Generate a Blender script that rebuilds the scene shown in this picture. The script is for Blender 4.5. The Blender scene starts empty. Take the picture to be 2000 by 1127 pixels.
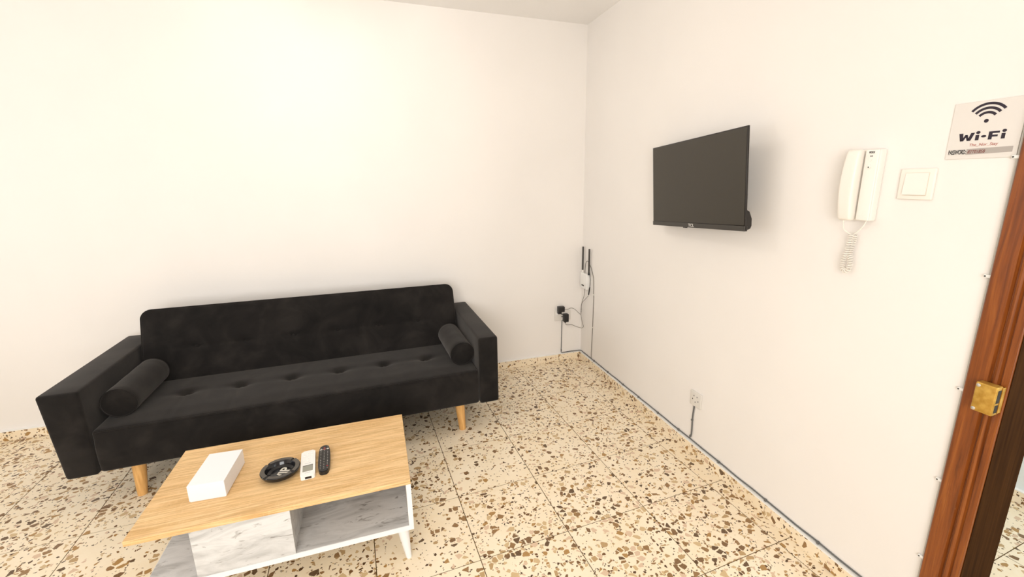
import bpy, bmesh, math, random
from mathutils import Vector, Matrix

random.seed(7)
sc = bpy.context.scene
COL = sc.collection

# ------------------------------------------------------------------ camera
cam_d = bpy.data.cameras.new('camera')
cam_d.sensor_width = 36.0
cam_d.lens = 854.233 / 2000 * 36
cam_d.shift_x = -(1033.785 - 1000) / 2000
cam_d.shift_y = (555.933 - 563.5) / 2000
cam_d.clip_start = 0.02
cam = bpy.data.objects.new('camera', cam_d)
cam.location = (-1.5960, -3.2854, 1.5080)
cam.rotation_euler = (1.340941, 0.006186, -0.330564)
COL.objects.link(cam)
sc.camera = cam

# ------------------------------------------------------------------ world, lights, exposure
world = bpy.data.worlds.new('world')
sc.world = world
world.use_nodes = True
wbg = world.node_tree.nodes['Background']
wbg.inputs[0].default_value = (0.85, 0.93, 1.0, 1)
wbg.inputs[1].default_value = 1.0
sc.view_settings.view_transform = 'Standard'
sc.view_settings.look = 'None'
sc.view_settings.exposure = 0.60
sc.view_settings.gamma = 1.0
sc.view_settings.use_curve_mapping = False


def area(name, loc, rot, sx, sy, power, color, shape='RECTANGLE'):
    l = bpy.data.lights.new(name, 'AREA')
    l.shape = shape
    l.size = sx
    l.size_y = sy
    l.energy = power
    l.color = color
    o = bpy.data.objects.new(name, l)
    o.location = loc
    o.rotation_euler = rot
    COL.objects.link(o)
    return o


LAMP = (-1.85, -1.2, 2.42)   # unseen globe lamp, hung low to brighten the ceiling, above the view
area('front_fill', (-2.3, -4.72, 1.5), (math.radians(90), 0, 0), 1.9, 1.3, 50, (1.0, 0.975, 0.945))  # fill light added behind the camera, no source seen there
area('side_fill', (-4.62, -1.6, 1.45), (0, math.radians(-90), 0), 1.3, 1.8, 7, (1.0, 0.98, 0.95))  # added fill from the unseen left side of the room
area('hall_fill', (0.7, -4.2, 1.6), (math.radians(90), 0, 0), 0.8, 1.4, 17, (0.93, 0.98, 1.0))  # cool light added to brighten the hall beyond the doorway

# ------------------------------------------------------------------ materials
def mat(name, color, rough=0.6, metal=0.0, spec=0.5, sheen=0.0):
    m = bpy.data.materials.new(name)
    m.use_nodes = True
    b = m.node_tree.nodes['Principled BSDF']
    b.inputs['Base Color'].default_value = (*color, 1)
    b.inputs['Roughness'].default_value = rough
    b.inputs['Metallic'].default_value = metal
    b.inputs['Specular IOR Level'].default_value = spec
    if sheen:
        b.inputs['Sheen Weight'].default_value = sheen
        b.inputs['Sheen Roughness'].default_value = 0.5
    return m


class NT:
    """small node-tree writer"""
    def __init__(self, m):
        self.t = m.node_tree
        self.b = self.t.nodes['Principled BSDF']

    def n(self, kind, **kw):
        x = self.t.nodes.new(kind)
        for k, v in kw.items():
            setattr(x, k, v)
        return x

    def l(self, a, b):
        self.t.links.new(a, b)

    def math(self, op, a, b=None):
        x = self.n('ShaderNodeMath', operation=op)
        for i, v in enumerate((a, b)):
            if v is None:
                continue
            if isinstance(v, (int, float)):
                x.inputs[i].default_value = v
            else:
                self.l(v, x.inputs[i])
        return x.outputs[0]

    def mix(self, fac, a, b):
        x = self.n('ShaderNodeMix', data_type='RGBA')
        for s, v in ((x.inputs[0], fac), (x.inputs[6], a), (x.inputs[7], b)):
            if isinstance(v, (int, float)):
                s.default_value = v
            elif isinstance(v, tuple):
                s.default_value = (*v, 1) if len(v) == 3 else v
            else:
                self.l(v, s)
        return x.outputs[2]

    def ramp(self, fac, stops, interp='LINEAR'):
        x = self.n('ShaderNodeValToRGB')
        r = x.color_ramp
        r.interpolation = interp
        while len(r.elements) < len(stops):
            r.elements.new(0.5)
        for e, (p, c) in zip(r.elements, stops):
            e.position = p
            e.color = (*c, 1) if isinstance(c, tuple) else (c, c, c, 1)
        self.l(fac, x.inputs[0])
        return x.outputs[0]

    def coords(self, scale=(1, 1, 1), rnd=0.0, rot=(0, 0, 0)):
        tc = self.n('ShaderNodeTexCoord')
        mp = self.n('ShaderNodeMapping')
        mp.inputs['Scale'].default_value = scale
        mp.inputs['Rotation'].default_value = rot
        self.l(tc.outputs['Object'], mp.inputs['Vector'])
        v = mp.outputs[0]
        if rnd:
            oi = self.n('ShaderNodeObjectInfo')
            c = self.n('ShaderNodeCombineXYZ')
            for i, k in enumerate((rnd, rnd * 1.7, rnd * 2.3)):
                self.l(self.math('MULTIPLY', oi.outputs['Random'], k), c.inputs[i])
            ad = self.n('ShaderNodeVectorMath', operation='ADD')
            self.l(v, ad.inputs[0])
            self.l(c.outputs[0], ad.inputs[1])
            v = ad.outputs[0]
        return v

    def noise(self, v, scale, detail=3, rough=0.5, dist=0.0):
        x = self.n('ShaderNodeTexNoise')
        x.inputs['Scale'].default_value = scale
        x.inputs['Detail'].default_value = detail
        x.inputs['Roughness'].default_value = rough
        x.inputs['Distortion'].default_value = dist
        self.l(v, x.inputs['Vector'])
        return x.outputs[0]

    def bump(self, h, strength, dist=0.002):
        x = self.n('ShaderNodeBump')
        x.inputs['Strength'].default_value = strength
        x.inputs['Distance'].default_value = dist
        self.l(h, x.inputs['Height'])
        self.l(x.outputs[0], self.b.inputs['Normal'])


def wall_paint(name, color):
    m = mat(name, color, 0.75, spec=0.25)
    t = NT(m)
    v = t.coords()
    n = t.noise(v, 1.3, 3)
    c2 = tuple(x * 0.965 for x in color)
    t.l(t.mix(t.ramp(n, [(0.35, 0.0), (0.65, 1.0)]), color, c2), t.b.inputs['Base Color'])
    t.bump(t.noise(v, 140, 3), 0.06)
    return m


def terrazzo(name):
    m = mat(name, (0.8, 0.68, 0.5), 0.32, spec=0.45)
    t = NT(m)
    v = t.coords(rnd=40.0)
    # warp so the chips get broken edges
    wn = t.n('ShaderNodeTexNoise')
    wn.inputs['Scale'].default_value = 60
    wn.inputs['Detail'].default_value = 2
    t.l(v, wn.inputs['Vector'])
    wv = t.n('ShaderNodeVectorMath', operation='SCALE')
    wv.inputs['Scale'].default_value = 0.007
    t.l(wn.outputs['Color'], wv.inputs[0])
    ad = t.n('ShaderNodeVectorMath', operation='ADD')
    t.l(v, ad.inputs[0])
    t.l(wv.outputs[0], ad.inputs[1])
    vv = ad.outputs[0]

    oi = t.n('ShaderNodeObjectInfo')
    amount = t.math('ADD', t.math('MULTIPLY', oi.outputs['Random'], 0.7), 0.75)

    def layer(scale, share, edge):
        e = t.n('ShaderNodeTexVoronoi', feature='DISTANCE_TO_EDGE')
        c = t.n('ShaderNodeTexVoronoi', feature='F1')
        for x in (e, c):
            x.inputs['Scale'].default_value = scale
            x.inputs['Randomness'].default_value = 1.0
            t.l(vv, x.inputs['Vector'])
        sep = t.n('ShaderNodeSeparateColor')
        t.l(c.outputs['Color'], sep.inputs[0])
        pick = t.math('LESS_THAN', sep.outputs[0], t.math('MULTIPLY', amount, share))
        inside = t.math('GREATER_THAN', e.outputs['Distance'], edge)
        return t.math('MULTIPLY', pick, inside), sep.outputs[1], sep.outputs[2]

    m1, a1, b1 = layer(39, 0.215, 0.10)
    m2, a2, b2 = layer(76, 0.13, 0.08)
    m3, a3, b3 = layer(150, 0.05, 0.06)
    cloud = t.noise(v, 5, 4)
    fine = t.noise(v, 55, 3)
    base = t.mix(t.ramp(cloud, [(0.3, 0.0), (0.7, 1.0)]), (0.94, 0.82, 0.63), (0.90, 0.75, 0.53))
    base = t.mix(t.ramp(fine, [(0.45, 0.0), (0.75, 0.5)]), base, (0.94, 0.83, 0.65))
    stones = [(0.0, (0.085, 0.037, 0.009)), (0.12, (0.17, 0.080, 0.024)), (0.27, (0.27, 0.140, 0.045)),
              (0.42, (0.40, 0.215, 0.06)), (0.54, (0.48, 0.31, 0.14)), (0.66, (0.63, 0.45, 0.24)), (0.84, (0.72, 0.52, 0.36))]
    c1 = t.ramp(a1, stones, 'CONSTANT')
    c2 = t.ramp(a2, stones, 'CONSTANT')
    c3 = t.ramp(a3, [(0.0, (0.10, 0.06, 0.03)), (0.5, (0.24, 0.16, 0.08)), (0.8, (0.5, 0.36, 0.2))], 'CONSTANT')
    grain = t.ramp(t.noise(v, 260, 2), [(0.35, 0.0), (0.8, 0.25)])
    c1 = t.mix(grain, c1, (0.62, 0.48, 0.30))
    out = t.mix(m3, base, c3)
    out = t.mix(m2, out, c2)
    out = t.mix(m1, out, c1)
    t.l(out, t.b.inputs['Base Color'])
    rr = t.ramp(t.noise(v, 9, 3), [(0.3, 0.30), (0.7, 0.48)])
    t.l(rr, t.b.inputs['Roughness'])
    t.bump(t.noise(v, 120, 2), 0.05)
    return m


def oak(name):
    m = mat(name, (0.75, 0.5, 0.25), 0.42, spec=0.35)
    t = NT(m)
    v = t.coords((1.0, 9.0, 9.0))
    n1 = t.noise(v, 2.4, 5, 0.6, 0.8)
    n2 = t.noise(t.coords((2.0, 60.0, 60.0)), 4.0, 4, 0.65, 0.3)
    n3 = t.noise(t.coords((34.0, 9.0, 9.0), rot=(0, 0, 0.25)), 4.0, 2)
    c = t.ramp(n1, [(0.28, (0.60, 0.35, 0.13)), (0.42, (0.79, 0.52, 0.245)), (0.58, (0.87, 0.61, 0.32)), (0.75, (0.74, 0.47, 0.21))])
    c = t.mix(t.ramp(n2, [(0.40, 0.0), (0.64, 0.75)]), c, (0.50, 0.285, 0.105))
    c = t.mix(t.ramp(n3, [(0.55, 0.0), (0.75, 0.25)]), c, (0.85, 0.60, 0.32))
    t.l(c, t.b.inputs['Base Color'])
    t.bump(n2, 0.10)
    return m


def marble(name):
    m = mat(name, (0.6, 0.6, 0.6), 0.35, spec=0.4)
    t = NT(m)
    v = t.coords((1.4, 5.0, 5.0), rot=(0.35, 0.45, 0.5))
    n1 = t.noise(v, 2.6, 6, 0.6, 1.2)
    n2 = t.noise(v, 7.0, 6, 0.62, 1.5)
    c = t.ramp(n1, [(0.25, (0.30, 0.30, 0.295)), (0.42, (0.55, 0.55, 0.545)), (0.58, (0.70, 0.70, 0.695)), (0.8, (0.47, 0.47, 0.465))])
    vein = t.ramp(n2, [(0.30, 0.95), (0.41, 0.0)])
    c = t.mix(vein, c, (0.20, 0.185, 0.17))
    t.l(c, t.b.inputs['Base Color'])
    return m


def suede(name):
    m = mat(name, (0.02, 0.019, 0.018), 0.9, spec=0.12, sheen=0.20)
    t = NT(m)
    v = t.coords()
    n1 = t.noise(v, 5.5, 5, 0.6, 0.6)
    n2 = t.noise(v, 420, 2)
    c = t.ramp(n1, [(0.3, (0.0052, 0.0047, 0.0046)), (0.5, (0.0115, 0.0100, 0.0092)), (0.72, (0.022, 0.0190, 0.0170))])
    t.l(c, t.b.inputs['Base Color'])
    t.b.inputs['Sheen Tint'].default_value = (0.75, 0.7, 0.66, 1)
    t.bump(n2, 0.25, 0.001)
    return m


def mahogany(name):
    m = mat(name, (0.3, 0.1, 0.03), 0.38, spec=0.4)
    t = NT(m)
    n1 = t.noise(t.coords((26, 26, 1.2)), 3.0, 5, 0.6, 0.7)
    n2 = t.noise(t.coords((90, 90, 3.0)), 3.0, 3)
    c = t.ramp(n1, [(0.28, (0.12, 0.030, 0.006)), (0.5, (0.235, 0.062, 0.0095)), (0.72, (0.34, 0.105, 0.018))])
    c = t.mix(t.ramp(n2, [(0.55, 0.0), (0.75, 0.5)]), c, (0.13, 0.035, 0.012))
    chips = t.noise(t.coords((40, 40, 12)), 2.2, 2)
    c = t.mix(t.ramp(chips, [(0.77, 0.0), (0.80, 0.7)]), c, (0.36, 0.2, 0.1))
    t.l(c, t.b.inputs['Base Color'])
    t.bump(n2, 0.15)
    return m


def brass(name):
    m = mat(name, (0.55, 0.33, 0.06), 0.42, metal=0.55)
    t = NT(m)
    n = t.noise(t.coords(), 60, 4)
    t.l(t.ramp(n, [(0.3, (0.46, 0.25, 0.035)), (0.7, (0.66, 0.41, 0.09))]), t.b.inputs['Base Color'])
    return m


def leg_wood(name):
    m = mat(name, (0.72, 0.40, 0.14), 0.4)
    t = NT(m)
    n = t.noise(t.coords((40, 40, 4)), 2.5, 4)
    t.l(t.ramp(n, [(0.3, (0.60, 0.30, 0.085)), (0.7, (0.80, 0.47, 0.17))]), t.b.inputs['Base Color'])
    return m


M = {}
M['wall'] = wall_paint('wall_paint', (0.885, 0.846, 0.805))
M['ceiling'] = wall_paint('ceiling_paint', (0.96, 0.94, 0.915))
M['hall'] = wall_paint('hall_paint', (0.80, 0.84, 0.83))
M['terrazzo'] = terrazzo('terrazzo')
M['grout'] = mat('grout', (0.13, 0.075, 0.022), 0.9)
M['white_paint'] = mat('white_paint', (0.92, 0.90, 0.86), 0.6)
M['suede'] = suede('charcoal_suede')
M['legwood'] = leg_wood('beech')
M['oak'] = oak('light_oak')
M['marble'] = marble('grey_marble')
M['white_board'] = mat('white_board', (0.86, 0.85, 0.84), 0.45)
M['card'] = mat('white_card', (0.88, 0.87, 0.89), 0.45)
M['blackplast'] = mat('black_plastic', (0.012, 0.011, 0.011), 0.35)
M['greyplast'] = mat('dark_grey_plastic', (0.045, 0.04, 0.034), 0.45)
M['rimgrey'] = mat('matte_grey_rim', (0.085, 0.075, 0.062), 0.5)
M['gloss_black'] = mat('gloss_black', (0.006, 0.006, 0.008), 0.15)
M['screen'] = mat('screen_glass', (0.034, 0.028, 0.019), 0.38, spec=0.5)
M['bezel'] = mat('bezel', (0.014, 0.011, 0.009), 0.35)
M['ivory'] = mat('ivory_plastic', (0.87, 0.82, 0.745), 0.4)
M['offwhite'] = mat('off_white_plastic', (0.87, 0.83, 0.77), 0.35)
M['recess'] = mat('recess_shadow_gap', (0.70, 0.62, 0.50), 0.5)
M['socket'] = mat('socket_plastic', (0.74, 0.71, 0.66), 0.4)
M['whiteplast'] = mat('white_plastic', (0.87, 0.86, 0.83), 0.35)
M['lcd'] = mat('lcd', (0.30, 0.30, 0.25), 0.3)
M['ink'] = mat('dark_ink', (0.018, 0.010, 0.022), 0.6)
M['blackink'] = mat('black_ink', (0.01, 0.01, 0.012), 0.6)
M['redink'] = mat('red_ink', (0.50, 0.17, 0.14), 0.7)
M['darkredink'] = mat('dark_red_ink', (0.24, 0.065, 0.05), 0.7)
M['greybar'] = mat('grey_print', (0.42, 0.38, 0.35), 0.6)
M['paper'] = mat('sign_board', (0.74, 0.70, 0.655), 0.5)
M['silver'] = mat('silver_print', (0.6, 0.58, 0.55), 0.4)
M['cable'] = mat('grey_cable', (0.13, 0.13, 0.125), 0.55)
M['thin_cable'] = mat('thin_grey_cable', (0.16, 0.14, 0.115), 0.55)
M['pale_cable'] = mat('pale_grey_cable', (0.52, 0.50, 0.46), 0.5)
M['steel'] = mat('steel', (0.6, 0.58, 0.55), 0.35, metal=0.8)
M['mahogany'] = mahogany('mahogany')
M['shaded_wood'] = mat('shaded_jamb_wood', (0.04, 0.015, 0.005), 0.8, spec=0.04)  # jamb wood darkened: shade of the door reveal put into its colour
_t = NT(M['shaded_wood'])
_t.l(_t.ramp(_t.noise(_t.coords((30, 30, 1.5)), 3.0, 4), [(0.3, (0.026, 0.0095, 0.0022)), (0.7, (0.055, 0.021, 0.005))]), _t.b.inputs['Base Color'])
M['brass'] = brass('brass')
M['dark'] = mat('dark_hole', (0.02, 0.015, 0.01), 0.8)
M['red'] = mat('red_button', (0.5, 0.03, 0.04), 0.4)
M['btn_grey'] = mat('button_grey', (0.55, 0.55, 0.56), 0.45)
M['btn_green'] = mat('button_pale_green', (0.62, 0.78, 0.60), 0.45)
M['cream_print'] = mat('cream_print', (0.72, 0.68, 0.60), 0.5)
M['pane'] = mat('pane_glass', (0.9, 0.95, 1.0), 0.05)
_b = M['pane'].node_tree.nodes['Principled BSDF']
_b.inputs['Transmission Weight'].default_value = 1.0
M['lampglow'] = mat('lamp_diffuser', (0.9, 0.88, 0.85), 0.5)
_b = M['lampglow'].node_tree.nodes['Principled BSDF']
_b.inputs['Emission Color'].default_value = (1, 0.96, 0.9, 1)
_b.inputs['Emission Strength'].default_value = 11.5


# ------------------------------------------------------------------ geometry helpers
def box(bm, x0, x1, y0, y1, z0, z1):
    vs = [bm.verts.new((x, y, z)) for x in (x0, x1) for y in (y0, y1) for z in (z0, z1)]
    for f in ((0, 1, 3, 2), (4, 6, 7, 5), (0, 4, 5, 1), (2, 3, 7, 6), (0, 2, 6, 4), (1, 5, 7, 3)):
        bm.faces.new([vs[i] for i in f])
    return vs


def rbox(bm, x0, x1, y0, y1, z0, z1, r, n=(1, 1, 1), k=3, fn=None):
    """rounded box on a grid; fn moves each vertex"""
    def axis(a, b, cnt):
        rr = min(r, (b - a) / 2 * 0.999)
        lo = [a + rr * (1 - math.cos(i / k * math.pi / 2)) for i in range(k)]
        mid = [a + rr + (b - a - 2 * rr) * i / cnt for i in range(cnt + 1)]
        hi = [a + b - q for q in reversed(lo)]
        return lo + mid + hi
    X, Y, Z = axis(x0, x1, n[0]), axis(y0, y1, n[1]), axis(z0, z1, n[2])
    cache = {}

    def vert(x, y, z):
        key = (round(x, 6), round(y, 6), round(z, 6))
        if key not in cache:
            c = Vector((min(max(x, x0 + r), x1 - r), min(max(y, y0 + r), y1 - r), min(max(z, z0 + r), z1 - r)))
            p = Vector((x, y, z))
            d = p - c
            if d.length > 1e-9:
                p = c + d.normalized() * r
            if fn:
                p = fn(p)
            cache[key] = bm.verts.new(p)
        return cache[key]

    def sheet(A, B, f, flip):
        for i in range(len(A) - 1):
            for j in range(len(B) - 1):
                q = [vert(*f(A[i], B[j])), vert(*f(A[i + 1], B[j])), vert(*f(A[i + 1], B[j + 1])), vert(*f(A[i], B[j + 1]))]
                if flip:
                    q.reverse()
                try:
                    bm.faces.new(q)
                except ValueError:
                    pass
    sheet(X, Y, lambda a, b: (a, b, z1), False)
    sheet(X, Y, lambda a, b: (a, b, z0), True)
    sheet(X, Z, lambda a, b: (a, y0, b), False)
    sheet(X, Z, lambda a, b: (a, y1, b), True)
    sheet(Y, Z, lambda a, b: (x1, a, b), False)
    sheet(Y, Z, lambda a, b: (x0, a, b), True)


def lathe(bm, prof, seg=32, center=(0, 0, 0), axis='Z', cap=True):
    """prof: list of (radius, height) from bottom to top"""
    rings = []
    for r, h in prof:
        ring = []
        for s in range(seg):
            a = 2 * math.pi * s / seg
            p = {'Z': (r * math.cos(a), r * math.sin(a), h), 'Y': (r * math.cos(a), h, r * math.sin(a)), 'X': (h, r * math.cos(a), r * math.sin(a))}[axis]
            ring.append(bm.verts.new(Vector(p) + Vector(center)))
        rings.append(ring)
    for a, b in zip(rings, rings[1:]):
        for s in range(seg):
            bm.faces.new((a[s], a[(s + 1) % seg], b[(s + 1) % seg], b[s]))
    if cap:
        bm.faces.new(rings[0][::-1])
        bm.faces.new(rings[-1])


def cone(bm, p0, p1, r0, r1, seg=20, sub=1):
    p0, p1 = Vector(p0), Vector(p1)
    rings = []
    for i in range(sub + 1):
        f = i / sub
        c = p0.lerp(p1, f)
        r = r0 + (r1 - r0) * f
        rings.append([bm.verts.new(c + Vector((r * math.cos(2 * math.pi * s / seg), r * math.sin(2 * math.pi * s / seg), 0))) for s in range(seg)])
    for a, b in zip(rings, rings[1:]):
        for s in range(seg):
            bm.faces.new((a[s], a[(s + 1) % seg], b[(s + 1) % seg], b[s]))
    bm.faces.new(rings[0][::-1])
    bm.faces.new(rings[-1])


def smooth_path(pts, sub=6):
    P = [Vector(p) for p in pts]
    if len(P) < 3:
        return P
    out = []
    Q = [P[0] * 2 - P[1]] + P + [P[-1] * 2 - P[-2]]
    for i in range(1, len(Q) - 2):
        a, b, c, d = Q[i - 1], Q[i], Q[i + 1], Q[i + 2]
        for s in range(sub):
            t = s / sub
            out.append(0.5 * ((2 * b) + (c - a) * t + (2 * a - 5 * b + 4 * c - d) * t * t + (3 * b - a - 3 * c + d) * t ** 3))
    out.append(P[-1])
    return out


def tube(bm, pts, r, seg=8, closed=False):
    P = [Vector(p) for p in pts]
    rings = []
    up = None
    n = len(P)
    for i, p in enumerate(P):
        if closed:
            d = P[(i + 1) % n] - P[i - 1]
        else:
            d = P[min(i + 1, n - 1)] - P[max(i - 1, 0)]
        d = d.normalized() if d.length > 1e-9 else Vector((0, 0, 1))
        if up is None:
            up = Vector((0, 0, 1)) if abs(d.z) < 0.9 else Vector((1, 0, 0))
        s = d.cross(up)
        if s.length < 1e-6:
            s = d.cross(Vector((1, 0, 0.3)))
        s.normalize()
        up = s.cross(d).normalized()
        rings.append([bm.verts.new(p + r * (math.cos(2 * math.pi * k / seg) * s + math.sin(2 * math.pi * k / seg) * up)) for k in range(seg)])
    pairs = list(zip(rings, rings[1:])) + ([(rings[-1], rings[0])] if closed else [])
    for a, b in pairs:
        for k in range(seg):
            bm.faces.new((a[k], a[(k + 1) % seg], b[(k + 1) % seg], b[k]))
    if not closed:
        bm.faces.new(rings[0][::-1])
        bm.faces.new(rings[-1])


def prism(bm, poly, d0, d1, plane='XZ'):
    """extrude an outline; XZ: poly (x,z), depth along y; XY: poly (x,y), depth along z; YZ: poly (y,z) along x"""
    def pt(p, d):
        return {'XZ': (p[0], d, p[1]), 'XY': (p[0], p[1], d), 'YZ': (d, p[0], p[1])}[plane]
    a = [bm.verts.new(pt(p, d0)) for p in poly]
    b = [bm.verts.new(pt(p, d1)) for p in poly]
    n = len(poly)
    bm.faces.new(a)
    bm.faces.new(b[::-1])
    for i in range(n):
        bm.faces.new((a[i], b[i], b[(i + 1) % n], a[(i + 1) % n]))


def rrect(x0, x1, z0, z1, r, k=5):
    out = []
    for cx, cz, a0 in ((x1 - r, z1 - r, 0), (x0 + r, z1 - r, 90), (x0 + r, z0 + r, 180), (x1 - r, z0 + r, 270)):
        for i in range(k + 1):
            a = math.radians(a0 + 90 * i / k)
            out.append((cx + r * math.cos(a), cz + r * math.sin(a)))
    return out


def disc(cx, cz, r, n=20, sx=1.0):
    return [(cx + sx * r * math.cos(2 * math.pi * i / n), cz + r * math.sin(2 * math.pi * i / n)) for i in range(n)]


def BM():
    return bmesh.new()


def obj(name, bm, m, parent=None, smooth=False, angle=40):
    me = bpy.data.meshes.new(name)
    bmesh.ops.recalc_face_normals(bm, faces=bm.faces)
    if smooth:
        for f in bm.faces:
            f.smooth = True
        for e in bm.edges:
            if len(e.link_faces) == 2 and e.calc_face_angle(0) > math.radians(angle):
                e.smooth = False
    bm.to_mesh(me)
    bm.free()
    me.materials.append(m)
    o = bpy.data.objects.new(name, me)
    COL.objects.link(o)
    if parent:
        o.parent = parent
    return o


def tag(o, label=None, cat=None, group=None, kind=None):
    for k, v in (('label', label), ('category', cat), ('group', group), ('kind', kind)):
        if v:
            o[k] = v
    return o


def thing(name, label, cat, loc=(0, 0, 0), rz=0.0, group=None):
    o = bpy.data.objects.new(name, None)
    o.empty_display_size = 0.05
    o.location = loc
    o.rotation_euler = (0, 0, rz)
    COL.objects.link(o)
    return tag(o, label, cat, group)


def struct(name, bm, m, label=None, cat=None):
    o = obj(name, bm, m)
    o['kind'] = 'structure'
    if label:
        o['label'] = label
        o['category'] = cat
    return o


def copy_part(o, parent):
    c = o.copy()
    COL.objects.link(c)
    c.parent = parent
    return c


def text(name, s, size, m, parent, loc, sx=1.0, bold=0.0, depth=0.0006, align='CENTER', shear=0.0, rot=None, space=1.0):
    """flat lettering standing in the XZ plane, facing -Y"""
    cu = bpy.data.curves.new(name, 'FONT')
    cu.body = s
    cu.size = size
    cu.align_x = align
    cu.align_y = 'CENTER'
    cu.extrude = depth / 2
    cu.offset = bold
    cu.shear = shear
    cu.space_character = space
    cu.resolution_u = 4
    tmp = bpy.data.objects.new(name, cu)
    COL.objects.link(tmp)
    dg = bpy.context.evaluated_depsgraph_get()
    me = bpy.data.meshes.new_from_object(tmp.evaluated_get(dg))
    bpy.data.objects.remove(tmp)
    bpy.data.curves.remove(cu)
    me.transform(Matrix.Diagonal((sx, 1, 1, 1)))
    me.transform((rot if rot is not None else Matrix.Rotation(math.pi / 2, 4, 'X')))
    me.materials.clear()
    me.materials.append(m)
    me.name = name
    o = bpy.data.objects.new(name, me)
    o.location = loc
    o.parent = parent
    COL.objects.link(o)
    return o


# ------------------------------------------------------------------ the room
H = 2.652
XL, YF = -4.7, -4.8           # left wall, wall behind the camera
DT = 0.15                     # thickness of the right wall
D0, D1, DH = -2.670, -3.52, 2.06   # door opening
HX = 1.205                    # far wall of the hall
HY0, HY1 = -4.4, -1.2

b = BM(); box(b, XL - 0.15, 0.0 + DT, 0, 0.15, -0.05, H + 0.1)
struct('wall_back', b, M['wall'])
b = BM()
box(b, 0, DT, D0, 0, -0.05, H)
box(b, 0, DT, YF, D1, -0.05, H)
box(b, 0, DT, D1, D0, DH, H)
struct('wall_right', b, M['wall'])
SY0, SY1, SZ0, SZ1 = -2.55, -0.65, 0.80, 2.12
b = BM()
box(b, XL - 0.15, XL, YF - 0.15, SY0, -0.05, H)
box(b, XL - 0.15, XL, SY1, 0, -0.05, H)
box(b, XL - 0.15, XL, SY0, SY1, -0.05, SZ0)
box(b, XL - 0.15, XL, SY0, SY1, SZ1, H)
struct('wall_left', b, M['wall'])
WX0, WX1, WZ0, WZ1 = -3.3, -1.3, 0.85, 2.15
b = BM()
box(b, XL, WX0, YF - 0.15, YF, -0.05, H)
box(b, WX1, DT, YF - 0.15, YF, -0.05, H)
box(b, WX0, WX1, YF - 0.15, YF, -0.05, WZ0)
box(b, WX0, WX1, YF - 0.15, YF, WZ1, H)
struct('wall_front', b, M['wall'])
b = BM(); box(b, XL - 0.15, HX + 0.15, YF - 0.15, 0.15, H, H + 0.1)
struct('ceiling', b, M['ceiling'])
# the hall beyond the doorway
b = BM(); box(b, HX, HX + 0.1, HY0, HY1, -0.05, H)
struct('wall_hall', b, M['hall'])
b = BM(); box(b, DT, HX, HY1, HY1 + 0.1, -0.05, H)
struct('wall_hall_end', b, M['hall'])
b = BM(); box(b, DT, HX, HY0 - 0.1, HY0, -0.05, H)
struct('wall_hall_near', b, M['hall'])

# unseen windows added beside and behind the camera to go with the fill lights
def added_window(name, cx, cy, rz, w2, z0, z1):
    w = bpy.data.objects.new(name, None); COL.objects.link(w); w['kind'] = 'structure'
    w.location = (cx, cy, 0); w.rotation_euler = (0, 0, rz)
    b = BM()
    for a0, a1, b0, b1 in ((-w2, -w2 + 0.05, z0, z1), (w2 - 0.05, w2, z0, z1), (-w2, w2, z0, z0 + 0.05), (-w2, w2, z1 - 0.05, z1), (-0.03, 0.03, z0, z1)):
        box(b, a0, a1, -0.11, -0.05, b0, b1)
    obj('window_frame', b, M['white_board'], w)
    for a0, a1 in ((-w2 + 0.05, -0.03), (0.03, w2 - 0.05)):
        b = BM(); box(b, a0, a1, -0.083, -0.077, z0 + 0.05, z1 - 0.05)
        obj('pane', b, M['pane'], w)


added_window('added_window_1', (WX0 + WX1) / 2, YF, 0, (WX1 - WX0) / 2, WZ0, WZ1)
added_window('added_window_2', XL, (SY0 + SY1) / 2, -math.pi / 2, (SY1 - SY0) / 2, SZ0, SZ1)

# floor: grout bed with every terrazzo tile laid on it (laid slightly askew to the walls)
T, TH, GX, GY = 0.40, 0.05568, 0.1554, 0.9433
b = BM()
box(b, XL, 0, YF, 0, -0.05, -0.0014)
box(b, 0, DT, D1, D0, -0.05, -0.0014)
box(b, DT, HX, HY0, HY1, -0.05, -0.0014)
floor = struct('floor', b, M['grout'])
ct, st = math.cos(TH), math.sin(TH)
b = BM(); g = 0.0018
box(b, g, T - g, g, T - g, -0.010, 0.0)
TILE = bpy.data.meshes.new('tile'); b.to_mesh(TILE); b.free(); TILE.materials.append(M['terrazzo'])


def clip(poly, rect):
    x0, x1, y0, y1 = rect
    for ax, v, sgn in ((0, x0, 1), (0, x1, -1), (1, y0, 1), (1, y1, -1)):
        out = []
        for i in range(len(poly)):
            p, q = poly[i - 1], poly[i]
            dp, dq = (p[ax] - v) * sgn, (q[ax] - v) * sgn
            if (dp >= 0) != (dq >= 0):
                t = dp / (dp - dq)
                out.append((p[0] + (q[0] - p[0]) * t, p[1] + (q[1] - p[1]) * t))
            if dq >= 0:
                out.append(q)
        poly = out
        if not poly:
            return []
    return poly


def gridpt(u, v):
    return (-(GX + T * (u * ct - v * st)), -(GY + T * (v * ct + u * st)))


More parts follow.
